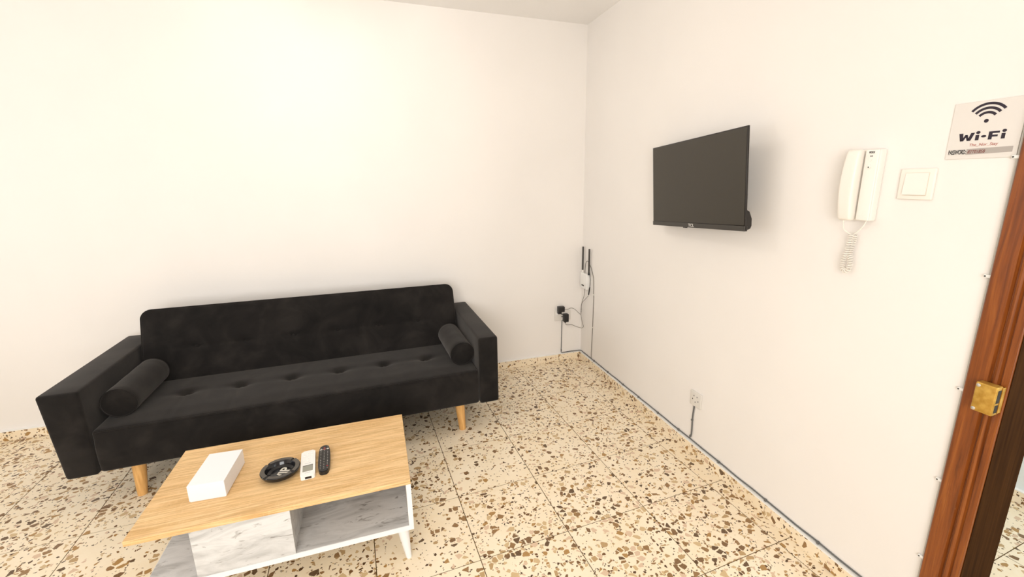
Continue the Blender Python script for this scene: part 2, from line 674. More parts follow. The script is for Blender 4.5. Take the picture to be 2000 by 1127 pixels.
ROOMS = ((XL, 0, YF, 0), (0, DT, D1, D0), (DT, HX, HY0, HY1))
gq = g / T
for i in range(-5, 14):
    for j in range(-5, 13):
        whole = [gridpt(i, j), gridpt(i + 1, j), gridpt(i + 1, j + 1), gridpt(i, j + 1)]
        for rect in ROOMS:
            if all(rect[0] <= p[0] <= rect[1] and rect[2] <= p[1] <= rect[3] for p in whole):
                o = bpy.data.objects.new('tile', TILE)
                o.location = (*whole[2], 0)
                o.rotation_euler = (0, 0, TH)
                COL.objects.link(o); o.parent = floor
            else:
                pl = clip([gridpt(i + gq, j + gq), gridpt(i + 1 - gq, j + gq), gridpt(i + 1 - gq, j + 1 - gq), gridpt(i + gq, j + 1 - gq)], rect)
                if len(pl) >= 3:
                    ar = abs(sum(pl[k - 1][0] * pl[k][1] - pl[k][0] * pl[k - 1][1] for k in range(len(pl)))) / 2
                    if ar > 0.0004:
                        cx = sum(p[0] for p in pl) / len(pl); cy = sum(p[1] for p in pl) / len(pl)
                        b = BM(); prism(b, [(p[0] - cx, p[1] - cy) for p in pl], -0.010, 0.0, 'XY')
                        o = obj('tile', b, M['terrazzo'], floor)
                        o.location = (cx, cy, 0)

# skirting of terrazzo tiles, each with a painted top edge
BH, BT = 0.060, 0.019
SK = {}
for L in (0.40,):
    b = BM(); box(b, 0.0008, L - 0.0008, -BT, 0, 0.0005, BH)
    SK['t'] = bpy.data.meshes.new('skirting_tile'); b.to_mesh(SK['t']); b.free(); SK['t'].materials.append(M['terrazzo'])
    b = BM(); box(b, 0, L, -BT - 0.0006, 0, BH, BH + 0.0035)
    SK['p'] = bpy.data.meshes.new('paint_edge'); b.to_mesh(SK['p']); b.free(); SK['p'].materials.append(M['white_paint'])


def skirting(name, start, rz, n, last=0.4):
    root = bpy.data.objects.new(name, None); COL.objects.link(root)
    root.location = start; root.rotation_euler = (0, 0, rz); root['kind'] = 'structure'
    for k in range(n):
        o = bpy.data.objects.new('skirting_tile', SK['t']); COL.objects.link(o)
        o.parent = root; o.location = (k * 0.4, 0, 0)
        q = bpy.data.objects.new('paint_edge', SK['p']); COL.objects.link(q); q.parent = o
        if k == n - 1 and last != 0.4:
            o.scale = (last / 0.4, 1, 1)
    return root


skirting('baseboard_back', (-0.014 - 11 * 0.4, 0, 0), 0, 11)
skirting('baseboard_right', (0, -0.0005, 0), -math.pi / 2, 7, 2.582 - 2.4)
skirting('baseboard_hall', (HX, HY1 - 0.02, 0), -math.pi / 2, 7)

# door frame: moulded mahogany casing and lining
door = bpy.data.objects.new('door_1', None); COL.objects.link(door); door['kind'] = 'structure'
prof = [(0.0, 0.0), (-0.0165, 0.0), (-0.019, 0.003), (-0.019, 0.046), (-0.010, 0.050), (-0.010, 0.053), (-0.0165, 0.056),
        (-0.0185, 0.061), (-0.0165, 0.066), (-0.0085, 0.069), (-0.0085, 0.071), (-0.013, 0.073), (-0.013, 0.088), (0.0, 0.088)]


def casing(y_out, sgn):
    b = BM()
    prism(b, [(p[0], y_out + sgn * p[1]) for p in prof], 0.0, DH + 0.085, 'XY')
    return obj('casing', b, M['mahogany'], door)


casing(D0 + 0.086, -1)
casing(D1 - 0.086, 1)
b = BM()
prism(b, [(p[0], DH + 0.086 - p[1]) for p in prof], D1 - 0.086, D0 + 0.086, 'XY')
for v in b.verts:
    v.co = Vector((v.co.x, v.co.z, v.co.y))
obj('casing', b, M['mahogany'], door)
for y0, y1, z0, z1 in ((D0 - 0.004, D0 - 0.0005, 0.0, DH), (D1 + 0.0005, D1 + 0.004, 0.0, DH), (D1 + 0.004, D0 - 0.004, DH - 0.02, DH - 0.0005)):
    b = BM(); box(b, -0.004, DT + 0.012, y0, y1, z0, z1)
    obj('jamb', b, M['shaded_wood'], door)

# unseen lamp, given a hanging globe form to light ceiling and walls evenly
t = thing('added_pendant_lamp', 'unseen round white globe lamp added above the sofa to brighten the room', 'added pendant lamp', (LAMP[0], LAMP[1], H))
b = BM(); lathe(b, [(0.045, -0.025), (0.055, -0.02), (0.055, 0.0)], 28)
obj('ceiling_rose', b, M['white_board'], t, True)
b = BM(); tube(b, [(0, 0, -0.02), (0, 0, LAMP[2] + 0.12 - H)], 0.004, 8)
obj('lamp_cord', b, M['white_board'], t, True)
b = BM(); bmesh.ops.create_uvsphere(b, u_segments=36, v_segments=20, radius=0.125)
o = obj('globe', b, M['lampglow'], t, True)
o.location = (0, 0, LAMP[2] - H)

# ------------------------------------------------------------------ sofa
SOFA_RZ = 0.0342
sofa = thing('sofa', 'long charcoal black suede sofa with tufted seat and back on wooden legs', 'sofa', (-2.0075, -0.91, 0), SOFA_RZ)
BX = [-0.628 + 0.2525 * i for i in range(6)]


def dimple(x, y, cx, cy, amp, rx, ry):
    return amp * math.exp(-((x - cx) / rx) ** 2 - ((y - cy) / ry) ** 2)


SEAT_Z = 0.412


def seat_fn(p):
    if p.z > 0.36:
        edge = min(1.0, (0.905 - abs(p.x)) / 0.12) * min(1.0, max(0.0, min(p.y, 0.60 - p.y) / 0.10))
        d = 0.010 * max(0.0, edge)
        for cx in BX:
            d -= dimple(p.x, p.y, cx, 0.29, 0.020, 0.030, 0.028) + dimple(p.x, p.y, cx, 0.29, 0.008, 0.085, 0.03)
            d -= 0.0022 * math.exp(-((p.x - cx) / 0.008) ** 2) * (1 if p.y < 0.29 else 0)
        p.z += d * (p.z - 0.36) / (SEAT_Z - 0.36)
    elif p.y < 0.02:
        p.y -= 0.006 * math.sin(math.pi * min(max((p.z - 0.2) / 0.2, 0), 1))
    return p


b = BM(); rbox(b, -0.908, 0.908, -0.004, 0.60, 0.198, SEAT_Z, 0.016, (140, 36, 6), 3, seat_fn)
seat = obj('seat', b, M['suede'], sofa, True, 60)
b = BM(); tube(b, [(-0.895, 0.0, SEAT_Z - 0.006), (0.895, 0.0, SEAT_Z - 0.006)], 0.0045, 8)
obj('piping', b, M['suede'], seat, True)
b = BM(); lathe(b, [(0.002, 0), (0.012, 0.001), (0.013, 0.004), (0.009, 0.007), (0.003, 0.008)], 14)
o = obj('button', b, M['suede'], seat, True)
BTN = o
o.location = (BX[0], 0.29, SEAT_Z - 0.018)
for cx in BX[1:]:
    c = copy_part(o, seat); c.location = (cx, 0.29, SEAT_Z - 0.018)

LEAN = math.radians(18)
BKL, BKT = 0.425, 0.15
back = None


def back_fn(p):
    # local: x width, y thickness (0 = front face), z up the back
    if p.y < 0.03:
        edge = min(1.0, (0.893 - abs(p.x)) / 0.08) * min(1.0, max(0.0, min(p.z + 0.02, BKL - p.z) / 0.08))
        d = 0.012 * max(0.0, edge)
        for cx in BX:
            d -= dimple(p.x, p.z, cx, 0.19, 0.018, 0.028, 0.016) + dimple(p.x, p.z, cx, 0.19, 0.008, 0.085, 0.016)
        d -= 0.004 * math.exp(-((p.z - 0.19) / 0.012) ** 2) * (0.7 if abs(p.x) < 0.78 else 0)
        p.y -= d
    # rounded upper corners seen from the front
    r = 0.05
    for s in (-1, 1):
        if p.x * s > 0.893 - r and p.z > BKL - r:
            c = Vector((s * (0.893 - r), 0, BKL - r))
            d = Vector((p.x, 0, p.z)) - c
            m_ = max(abs(d.x), abs(d.z))
            if d.length > 1e-6:
                q = c + d.normalized() * m_
                p.x, p.z = q.x, q.z
    return p


b = BM(); rbox(b, -0.893, 0.893, 0.0, BKT, -0.02, BKL, 0.018, (140, 4, 34), 4, back_fn)
back = obj('backrest', b, M['suede'], sofa, True, 60)
back.location = (0, 0.495, 0.412)
back.rotation_euler = (-LEAN, 0, 0)
pts = [(-0.888, 0.006, 0.0), (-0.888, 0.006, BKL - 0.05)]
for i in range(1, 7):
    a = math.pi - i / 6 * math.pi / 2
    pts.append((-0.838 + 0.05 * math.cos(a), 0.006, BKL - 0.055 + 0.05 * math.sin(a)))
for i in range(0, 7):
    a = math.pi / 2 - i / 6 * math.pi / 2
    pts.append((0.838 + 0.05 * math.cos(a), 0.006, BKL - 0.055 + 0.05 * math.sin(a)))
pts += [(0.888, 0.006, 0.0)]
b = BM(); tube(b, pts, 0.0045, 8)
obj('piping', b, M['suede'], back, True)
for cx in BX:
    c = copy_part(BTN, back)
    c.location = (cx, 0.014, 0.19); c.rotation_euler = (math.pi / 2, 0, 0)

for s in (-1, 1):
    def arm_fn(p, s=s):
        f = min(max((p.z - 0.195) / 0.42, 0), 1)
        if s < 0 and p.x < -0.97:
            p.x -= 0.030 * f
        return p
    b = BM(); rbox(b, min(s * 0.911, s * 1.030), max(s * 0.911, s * 1.030), -0.012, 0.84, 0.195, 0.615, 0.014, (2, 10, 5), 3, arm_fn)
    obj('armrest', b, M['suede'], sofa, True, 60)
for x, y in ((-0.80, 0.085), (0.80, 0.085), (-0.80, 0.72), (0.80, 0.72)):
    b = BM(); s = 1 if x > 0 else -1
    cone(b, (x + s * 0.012, y - (0.006 if y < 0.4 else -0.006), 0.0), (x, y, 0.205), 0.0205, 0.0315, 24)
    obj('leg', b, M['legwood'], sofa, True)

# bolster pillows
for lx, label in ((-0.832, 'black cylindrical bolster pillow against the left sofa arm'), (0.832, 'black cylindrical bolster pillow against the right sofa arm')):
    c = Matrix.Rotation(SOFA_RZ, 4, 'Z') @ Vector((lx, 0.30, 0)) + Vector((-2.0075, -0.91, SEAT_Z + 0.078))
    rad = 0.073
    L = 0.205
    o = thing('bolster_pillow', label, 'pillow', c, SOFA_RZ + (0.02 if lx > 0 else -0.0), 'bolster pillows on the sofa')
    b = BM()
    lathe(b, [(rad - 0.012, -L), (rad - 0.003, -L + 0.004), (rad, -L + 0.012)] + [(rad + 0.0005 * math.sin(k * 1.3), -L + 0.012 + (2 * L - 0.024) * k / 14) for k in range(1, 14)] +
          [(rad, L - 0.012), (rad - 0.003, L - 0.004), (rad - 0.012, L)], 40, axis='Y')
    obj('pillow_body', b, M['suede'], o, True, 70)
    for s in (-1, 1):
        b = BM(); tube(b, [((rad - 0.002) * math.cos(a), s * (L - 0.006), (rad - 0.002) * math.sin(a)) for a in [2 * math.pi * k / 36 for k in range(36)]], 0.0028, 6, True)
        obj('piping', b, M['suede'], o, True)
        b = BM(); lathe(b, [(rad - 0.008, 0), (rad - 0.02, s * 0.004), (0.004, s * 0.006)], 32, (0, s * (L - 0.002), 0), 'Y')
        obj('end_panel', b, M['suede'], o, True)

# ------------------------------------------------------------------ coffee table
TZ = 0.377
table = thing('coffee_table', 'low coffee table with oak top, grey marble drawer and shelf, white legs', 'coffee table', (-2.015, -1.455, 0), 0.006)
b = BM(); rbox(b, -0.455, 0.455, -0.267, 0.262, TZ - 0.020, TZ, 0.0015, (1, 1, 1), 2)
obj('tabletop', b, M['oak'], table)
b = BM(); box(b, -0.443, 0.455, -0.262, 0.258, 0.145, 0.166)
base = obj('bottom_panel', b, M['white_board'], table)
b = BM(); box(b, -0.441, 0.436, -0.2605, 0.256, 0.166, 0.1675)
obj('marble_shelf', b, M['marble'], base)
b = BM(); box(b, 0.437, 0.4552, -0.262, 0.258, 0.166, TZ - 0.020)
obj('side_panel', b, M['white_board'], table)
for x0, x1 in ((-0.276, -0.262), (0.012, 0.026)):
    b = BM(); box(b, x0, x1, -0.244, 0.256, 0.1675, TZ - 0.020)
    obj('divider', b, M['marble'], table)
b = BM(); box(b, -0.262, 0.437, 0.10, 0.112, 0.1675, TZ - 0.020)
obj('back_panel', b, M['marble'], table)
dr = thing('drawer', None, None); dr.parent = table
b = BM(); rbox(b, -0.279, 0.029, -0.263, -0.246, 0.169, TZ - 0.022, 0.001, (1, 1, 1), 1)
obj('drawer_front', b, M['marble'], dr)
b = BM()
box(b, -0.258, -0.248, -0.246, 0.08, 0.176, 0.31); box(b, -0.002, 0.008, -0.246, 0.08, 0.176, 0.31)
box(b, -0.248, -0.002, 0.07, 0.08, 0.176, 0.31); box(b, -0.248, -0.002, -0.246, 0.07, 0.176, 0.184)
obj('drawer_box', b, M['white_board'], dr)
for sx in (-1, 1):
    for sy in (-1, 1):
        b = BM(); cone(b, (sx * 0.427 + (0 if sx > 0 else 0.01), sy * 0.240, 0), (sx * 0.410, sy * 0.222, 0.146), 0.011, 0.024, 24)
        obj('leg', b, M['white_board'], table, True)

# things on the table
o = thing('gift_box', 'plain glossy white rectangular cardboard box on the oak table', 'box', (-2.265, -1.484, TZ), -0.05)
b = BM(); rbox(b, -0.057, 0.057, -0.101, 0.101, 0.0, 0.018, 0.001, (1, 1, 1), 1)
obj('box_base', b, M['card'], o)
b = BM(); rbox(b, -0.0592, 0.0592, -0.1032, 0.1032, 0.0035, 0.067, 0.0015, (1, 1, 1), 2)
obj('box_lid', b, M['card'], o)

o = thing('ashtray', 'round black plastic ashtray with white lettering inside', 'ashtray', (-2.045, -1.512, TZ), 0.0)
R = 0.071
b = BM()
seg = 64
prof2 = [(0.046, 0.0), (R - 0.006, 0.010), (R - 0.001, 0.020), (R, 0.026), (R - 0.003, 0.029), (R - 0.016, 0.029), (R - 0.019, 0.026), (R - 0.024, 0.012), (0.038, 0.006), (0.002, 0.006)]
rings = []
for r, h in prof2:
    ring = []
    for s in range(seg):
        a = 2 * math.pi * s / seg
        hh = h
        if h > 0.024:
            for na in (0.9, 2.47, 4.04, 5.61):
                dd = abs((a - na + math.pi) % (2 * math.pi) - math.pi)
                if dd < 0.075:
                    hh = h - 0.004
        ring.append(b.verts.new((r * math.cos(a), r * math.sin(a), hh)))
    rings.append(ring)
for p_, q_ in zip(rings, rings[1:]):
    for s in range(seg):
        b.faces.new((p_[s], p_[(s + 1) % seg], q_[(s + 1) % seg], q_[s]))
b.faces.new(rings[0][::-1]); b.faces.new(rings[-1])
obj('dish', b, M['gloss_black'], o, True, 30)
b = BM()
for na in range(4):
    a0 = 0.9 + na * 1.5708 + 0.085
    a1 = a0 + 1.5708 - 0.17
    n = 12
    inn = [b.verts.new(((R - 0.017) * math.cos(a0 + (a1 - a0) * k / n), (R - 0.017) * math.sin(a0 + (a1 - a0) * k / n), 0.0294)) for k in range(n + 1)]
    out = [b.verts.new(((R - 0.002) * math.cos(a0 + (a1 - a0) * k / n), (R - 0.002) * math.sin(a0 + (a1 - a0) * k / n), 0.0292)) for k in range(n + 1)]
    for k in range(n):
        b.faces.new((inn[k], out[k], out[k + 1], inn[k + 1]))
obj('rim', b, M['rimgrey'], o)
text('lettering', 'VIP', 0.052, M['cream_print'], o, (0.010, -0.006, 0.0068), 1.0, 0.0014, rot=Matrix.Rotation(math.radians(75), 4, 'Z'))

rc = thing('air_conditioner_remote', 'white air conditioner remote with small grey display on the table', 'remote control', (-1.9475, -1.4955, TZ), 0.105, 'remote controls on the table')
b = BM()
prism(b, rrect(-0.0265, 0.0265, -0.088, 0.088, 0.009), 0.0, 0.020, 'XY')
bmesh.ops.bevel(b, geom=[e for e in b.edges if all(v.co.z > 0.019 for v in e.verts)], offset=0.003, segments=3, affect='EDGES')
obj('body', b, M['whiteplast'], rc, True, 35)
b = BM(); prism(b, rrect(-0.0185, 0.0185, -0.063, -0.022, 0.002), 0.0200, 0.0206, 'XY')
obj('display', b, M['lcd'], rc)
b = BM(); prism(b, rrect(-0.0185, 0.0185, -0.0245, -0.0215, 0.001), 0.0200, 0.0209, 'XY')
obj('display_edge', b, M['greyplast'], rc)
b = BM(); box(b, -0.010, 0.013, -0.0888, -0.0855, 0.003, 0.0120)
obj('end_slot', b, M['blackplast'], rc)
for k, (x, y, m_) in enumerate([(-0.014, 0.07, 'btn_grey'), (0.0, 0.072, 'btn_grey'), (0.014, 0.07, 'btn_grey'), (-0.014, 0.052, 'btn_green'), (0.0, 0.054, 'btn_grey'),
                                (0.014, 0.052, 'btn_green'), (0.0, 0.034, 'btn_grey'), (0.0155, 0.03, 'btn_grey'), (-0.014, 0.022, 'btn_grey'), (0.0, 0.014, 'btn_grey')]):
    b = BM(); prism(b, disc(x, y, 0.0042 if k != 6 else 0.006, 14), 0.0200, 0.0212, 'XY')
    obj('button', b, M['whiteplast'], rc)
    b = BM(); prism(b, rrect(x - 0.0022, x + 0.0022, y - 0.007, y - 0.0058, 0.0004, 2), 0.0200, 0.0203, 'XY')
    obj('button_mark', b, M[m_], rc)
b = BM(); prism(b, rrect(-0.010, 0.010, -0.074, -0.071, 0.001, 2), 0.0200, 0.0203, 'XY')
obj('print', b, M['btn_grey'], rc)
b = BM(); prism(b, rrect(-0.011, 0.010, -0.009, -0.006, 0.001, 2), 0.0200, 0.0203, 'XY')
obj('print', b, M['btn_grey'], rc)

tr = thing('television_remote', 'slim black television remote with many small buttons on the table', 'remote control', (-1.8890, -1.478, TZ), 0.077, 'remote controls on the table')
out = []
for k in range(40):
    a = 2 * math.pi * k / 40
    cx, sy = math.cos(a), math.sin(a)
    wdt = 0.0225 * (1 - 0.10 * (sy > 0) * sy)
    out.append((wdt * math.copysign(abs(cx) ** 0.6, cx), 0.098 * math.copysign(abs(sy) ** 0.55, sy)))
b = BM(); prism(b, out, 0.0, 0.017, 'XY')
bmesh.ops.bevel(b, geom=[e for e in b.edges if all(v.co.z > 0.016 for v in e.verts)], offset=0.003, segments=2, affect='EDGES')
obj('body', b, M['blackplast'], tr, True, 35)
rows = [0.073 - 0.0116 * k for k in range(14)]
for k, y in enumerate(rows):
    for x in (-0.013, 0.0, 0.013):
        m_ = 'silver'
        if k == 12 and x > 0:
            m_ = 'red'
        if k in (0,) and x == 0.0:
            m_ = 'red'
        if k == 1:
            m_ = 'offwhite' if x else 'redink'
        big = k == 1
        b = BM(); prism(b, rrect(x - (0.0055 if big else 0.0045), x + (0.0055 if big else 0.0045), y - 0.0034, y + 0.0034, 0.0015, 2), 0.0170, 0.0184, 'XY')
        q = obj('button', b, M['greyplast'], tr)
        s = 0.0038 if big else (0.0030 if m_ == 'red' else 0.0014)
        b = BM(); prism(b, rrect(x - s * (1.2 if big else 0.9), x + s * (1.2 if big else 0.9), y - s * 0.8, y + s * 0.8, 0.0004, 2), 0.0184, 0.0187, 'XY')
        obj('button_mark', b, M[m_], q)

# ------------------------------------------------------------------ television on the right wall
RW = -math.pi / 2            # right-wall frame: local x = towards the camera, local y = into the wall


def tv_matrix(loc, yaw, tilt, roll):
    c, s = math.cos(yaw), math.sin(yaw)
    u = Vector((-s, -c, 0)); n = Vector((-c, s, 0)); k = Vector((0, 0, 1))
    n2 = n * math.cos(tilt) - k * math.sin(tilt)
    k2 = k * math.cos(tilt) + n * math.sin(tilt)
    u2 = u * math.cos(roll) + k2 * math.sin(roll)
    k3 = k2 * math.cos(roll) - u * math.sin(roll)
    m = Matrix.Identity(4)
    for i in range(3):
        m[i][0], m[i][1], m[i][2], m[i][3] = u2[i], -n2[i], k3[i], loc[i]
    return m


tv = thing('television', 'black flat screen television mounted high on the right wall', 'television')
tv.matrix_world = tv_matrix((-0.1207, -1.4568, 1.4958), 0.0653, 0.0422, 0.0508)
W2, H2 = 0.365, 0.2135
b = BM(); rbox(b, -W2, W2, 0.0, 0.009, -H2, H2, 0.002, (1, 1, 1), 2)
obj('frame', b, M['bezel'], tv, True)
b = BM(); box(b, -W2 + 0.006, W2 - 0.006, -0.0008, 0.004, -H2 + 0.024, H2 - 0.006)
obj('screen', b, M['screen'], tv)
b = BM(); rbox(b, -W2, W2, -0.002, 0.012, -H2 - 0.001, -H2 + 0.021, 0.001, (1, 1, 1), 1)
obj('lower_bezel', b, M['greyplast'], tv)
text('logo', 'TCL', 0.020, M['silver'], tv, (-0.004, -0.0025, -H2 + 0.010), 1.25, 0.0006, 0.0008)
b = BM(); rbox(b, -0.075, -0.050, 0.0, 0.010, -H2 - 0.005, -H2, 0.001, (1, 1, 1), 1)
obj('sensor', b, M['bezel'], tv)
b = BM()
prism(b, [(0.007, -H2 + 0.002), (0.030, -H2 + 0.008), (0.036, -H2 + 0.020), (0.036, -H2 + 0.050), (0.024, -H2 + 0.080), (0.007, -H2 + 0.090)], -W2 + 0.02, W2 - 0.004, 'YZ')
prism(b, [(0.007, -H2 + 0.09), (0.034, -H2 + 0.09), (0.050, -0.07), (0.050, 0.02), (0.007, 0.06)], -W2 + 0.10, W2 - 0.12, 'YZ')
obj('rear_housing', b, M['bezel'], tv)
b = BM()
box(b, -0.06, 0.06, 0.048, 0.056, -0.06, 0.04)
tube(b, [(0.0, 0.05, 0.0), (0.05, 0.075, -0.0), (0.02, 0.112, 0.0)], 0.012, 10)
box(b, -0.03, 0.06, 0.110, 0.117, -0.07, 0.07)
obj('mount_arm', b, M['steel'], tv, True)

# ------------------------------------------------------------------ intercom
ic = thing('intercom_phone', 'ivory wall intercom handset with coiled cord below it', 'intercom', (0, -2.206, 1.49), RW)
ic.scale = (0.82, 1.0, 1.03)
b = BM(); rbox(b, -0.052, 0.058, -0.030, 0.0, -0.114, 0.114, 0.006, (2, 1, 8), 3)
obj('wall_base', b, M['offwhite'], ic, True)
b = BM(); rbox(b, 0.004, 0.056, -0.038, -0.028, -0.113, 0.113, 0.004, (2, 1, 8), 3)
obj('front_panel', b, M['offwhite'], ic, True)


def hs_fn(p):
    f = p.z / 0.114
    p.y -= 0.010 * (1 - f * f) * (1 if p.y < -0.045 else 0.15)
    if p.x < -0.03:
        p.x -= 0.006 * (1 - f * f)
    return p


b = BM(); rbox(b, -0.056, 0.0005, -0.060, -0.031, -0.115, 0.115, 0.010, (3, 2, 14), 4, hs_fn)
hs = obj('handset', b, M['ivory'], ic, True, 50)
b = BM(); prism(b, disc(-0.036, -0.045, 0.004, 12), -0.121, -0.113, 'XY')
obj('cord_boot', b, M['ivory'], hs)
text('print', 'VIDEX', 0.009, M['blackink'], ic, (0.030, -0.0385, 0.104), 0.9, 0.0002, 0.0004)
text('print', 'o-n', 0.008, M['blackink'], ic, (0.030, -0.0385, 0.093), 0.9, 0.0001, 0.0004)
for zz in (0.083, 0.060):
    b = BM(); prism(b, disc(0.028, zz, 0.0068, 20), -0.0405, -0.037, 'XZ')
    q = obj('button', b, M['offwhite'], ic, True)
b = BM(); prism(b, disc(0.026, 0.058, 0.0022, 10), -0.0410, -0.0400, 'XZ')
obj('button_mark', b, M['blackink'], q)
# coiled cord: straight tail, coil down, U-turn, coil up, tail into the base
path = [(-0.036, -0.045, -0.119), (-0.034, -0.040, -0.145), (-0.022, -0.030, -0.158)]
b = BM(); tube(b, smooth_path(path + [(-0.012, -0.024, -0.164)], 5), 0.0022, 6)
obj('cord_tail', b, M['ivory'], ic, True)
b = BM(); tube(b, smooth_path([(0.038, -0.020, -0.113), (0.030, -0.022, -0.132), (0.012, -0.022, -0.150), (-0.004, -0.022, -0.162)], 5), 0.0022, 6)
obj('cord_tail', b, M['ivory'], ic, True)
spine = smooth_path([(-0.010, -0.026, -0.164), (-0.014, -0.026, -0.20), (-0.022, -0.026, -0.235), (-0.029, -0.024, -0.262), (-0.027, -0.022, -0.282),
                     (-0.014, -0.021, -0.290), (-0.003, -0.020, -0.278), (-0.004, -0.018, -0.255), (-0.012, -0.016, -0.225), (-0.008, -0.015, -0.19), (0.000, -0.018, -0.162)], 8)
cum = [0.0]
for p_, q_ in zip(spine, spine[1:]):
    cum.append(cum[-1] + (q_ - p_).length)
tot = cum[-1]; turns = int(tot / 0.0078); steps = turns * 12
hel = []
idx = 0
for s in range(steps + 1):
    dd = tot * s / steps
    while idx < len(cum) - 2 and cum[idx + 1] < dd:
        idx += 1
    f = (dd - cum[idx]) / max(1e-9, cum[idx + 1] - cum[idx])
    c = spine[idx].lerp(spine[idx + 1], f)
    d = (spine[idx + 1] - spine[idx]).normalized()
    e1 = d.cross(Vector((0, 1, 0))).normalized(); e2 = d.cross(e1)
    a = 2 * math.pi * s / 12
    hel.append(c + 0.0088 * (math.cos(a) * e1 + math.sin(a) * e2))
b = BM(); tube(b, hel, 0.0019, 5)
obj('coiled_cord', b, M['ivory'], ic, True, 80)

# ------------------------------------------------------------------ light switch
sw = thing('light_switch', 'square ivory rocker light switch between intercom and printed sign', 'light switch', (0, -2.357, 1.495), RW)
b = BM(); rbox(b, -0.048, 0.048, -0.009, 0.0, -0.047, 0.047, 0.003, (1, 1, 1), 3)
obj('plate', b, M['ivory'], sw, True)
b = BM(); prism(b, rrect(-0.0325, 0.0325, -0.0345, 0.0345, 0.001, 2), -0.0098, -0.0088, 'XZ')
obj('rocker_shade_line', b, M['recess'], sw)  # darker strip paints the shadow line around and below the rocker
b = BM()
prism(b, [(-0.0105, 0.0335), (-0.0150, -0.0325), (-0.0085, -0.0310), (-0.0085, 0.0335)], -0.0315, 0.0315, 'YZ')
obj('rocker', b, M['offwhite'], sw)

# ------------------------------------------------------------------ printed sign
sg = thing('wifi_sign', 'square off-white printed sign with radio wave symbol and password line', 'sign', (0, -2.494, 1.6415), RW)
b = BM(); rbox(b, -0.078, 0.078, -0.003, 0.0, -0.0765, 0.0765, 0.001, (1, 1, 1), 1)
obj('board', b, M['paper'], sg)
FZ = -0.0034
for r in (0.0450, 0.0335, 0.0220):
    n = 18; wd = 0.0032
    a0, a1 = math.radians(38), math.radians(142)
    pl = [((r + wd) * math.cos(a0 + (a1 - a0) * k / n), 0.0225 + (r + wd) * math.sin(a0 + (a1 - a0) * k / n)) for k in range(n + 1)]
    pl += [((r - wd) * math.cos(a1 + (a0 - a1) * k / n), 0.0225 + (r - wd) * math.sin(a1 + (a0 - a1) * k / n)) for k in range(n + 1)]
    b = BM()
    for k in range(n):
        q = [pl[k], pl[k + 1], pl[2 * n - k], pl[2 * n + 1 - k]]
        b.faces.new([b.verts.new((x, FZ, z)) for x, z in q])
    bmesh.ops.remove_doubles(b, verts=b.verts, dist=1e-6)
    obj('wave_arc', b, M['ink'], sg)
b = BM(); prism(b, disc(0.0, 0.0225, 0.0050, 20), FZ, -0.003, 'XZ')
obj('wave_dot', b, M['ink'], sg)
zb, zt = -0.0275, -0.0065


def glyph(polys):
    b = BM()
    for pl in polys:
        prism(b, pl, FZ, -0.003, 'XZ')
    obj('letter', b, M['ink'], sg)


def lx(x, z):
    return (x, zb + z * (zt - zb))


glyph([[lx(*p) for p in ((-0.0545, 1), (-0.0455, 1), (-0.0425, 0.0), (-0.0500, 0.0))],
       [lx(*p) for p in ((-0.0400, 0.78), (-0.0345, 0.78), (-0.0425, 0.0), (-0.0480, 0.0))],
       [lx(*p) for p in ((-0.0400, 0.78), (-0.0345, 0.78), (-0.0290, 0.0), (-0.0345, 0.0))],
       [lx(*p) for p in ((-0.0275, 1), (-0.0190, 1), (-0.0265, 0.0), (-0.0335, 0.0))]])
glyph([[lx(*p) for p in ((-0.0165, 0.68), (-0.0085, 0.68), (-0.0085, 0.0), (-0.0165, 0.0))], [lx(x, z) for x, z in disc(-0.0118, 0.98, 0.19, 16, 0.0245)]])
glyph([[lx(x, z) for x, z in disc(0.0015, 0.46, 0.15, 16, 0.038)]])
glyph([[lx(*p) for p in ((0.0115, 1), (0.0195, 1), (0.0195, 0.0), (0.0115, 0.0))], [lx(*p) for p in ((0.0190, 1), (0.0340, 1), (0.0340, 0.76), (0.0190, 0.76))],
       [lx(*p) for p in ((0.0190, 0.56), (0.0310, 0.56), (0.0310, 0.32), (0.0190, 0.32))]])
glyph([[lx(*p) for p in ((0.0385, 0.68), (0.0465, 0.68), (0.0465, 0.0), (0.0385, 0.0))], [lx(x, z) for x, z in disc(0.0432, 0.98, 0.19, 16, 0.0245)]])
b = BM(); prism(b, [(-0.030, -0.0495), (0.068, -0.0480), (0.068, -0.0625), (-0.030, -0.0655)], FZ, -0.003, 'XZ')
obj('grey_bar', b, M['greybar'], sg)
text('lettering', 'PASSWORD:', 0.0175, M['blackink'], sg, (-0.051, FZ - 0.0002, -0.0580), 0.43, 0.0003, 0.0003)
text('handwriting', 'The_Nor_Stay', 0.0105, M['redink'], sg, (0.004, FZ - 0.0002, -0.0395), 1.0, 0.0, 0.0003, shear=0.15)
text('handwriting', '82T01858', 0.0125, M['darkredink'], sg, (-0.008, FZ - 0.0006, -0.0580), 0.75, 0.0, 0.0003, shear=0.2)

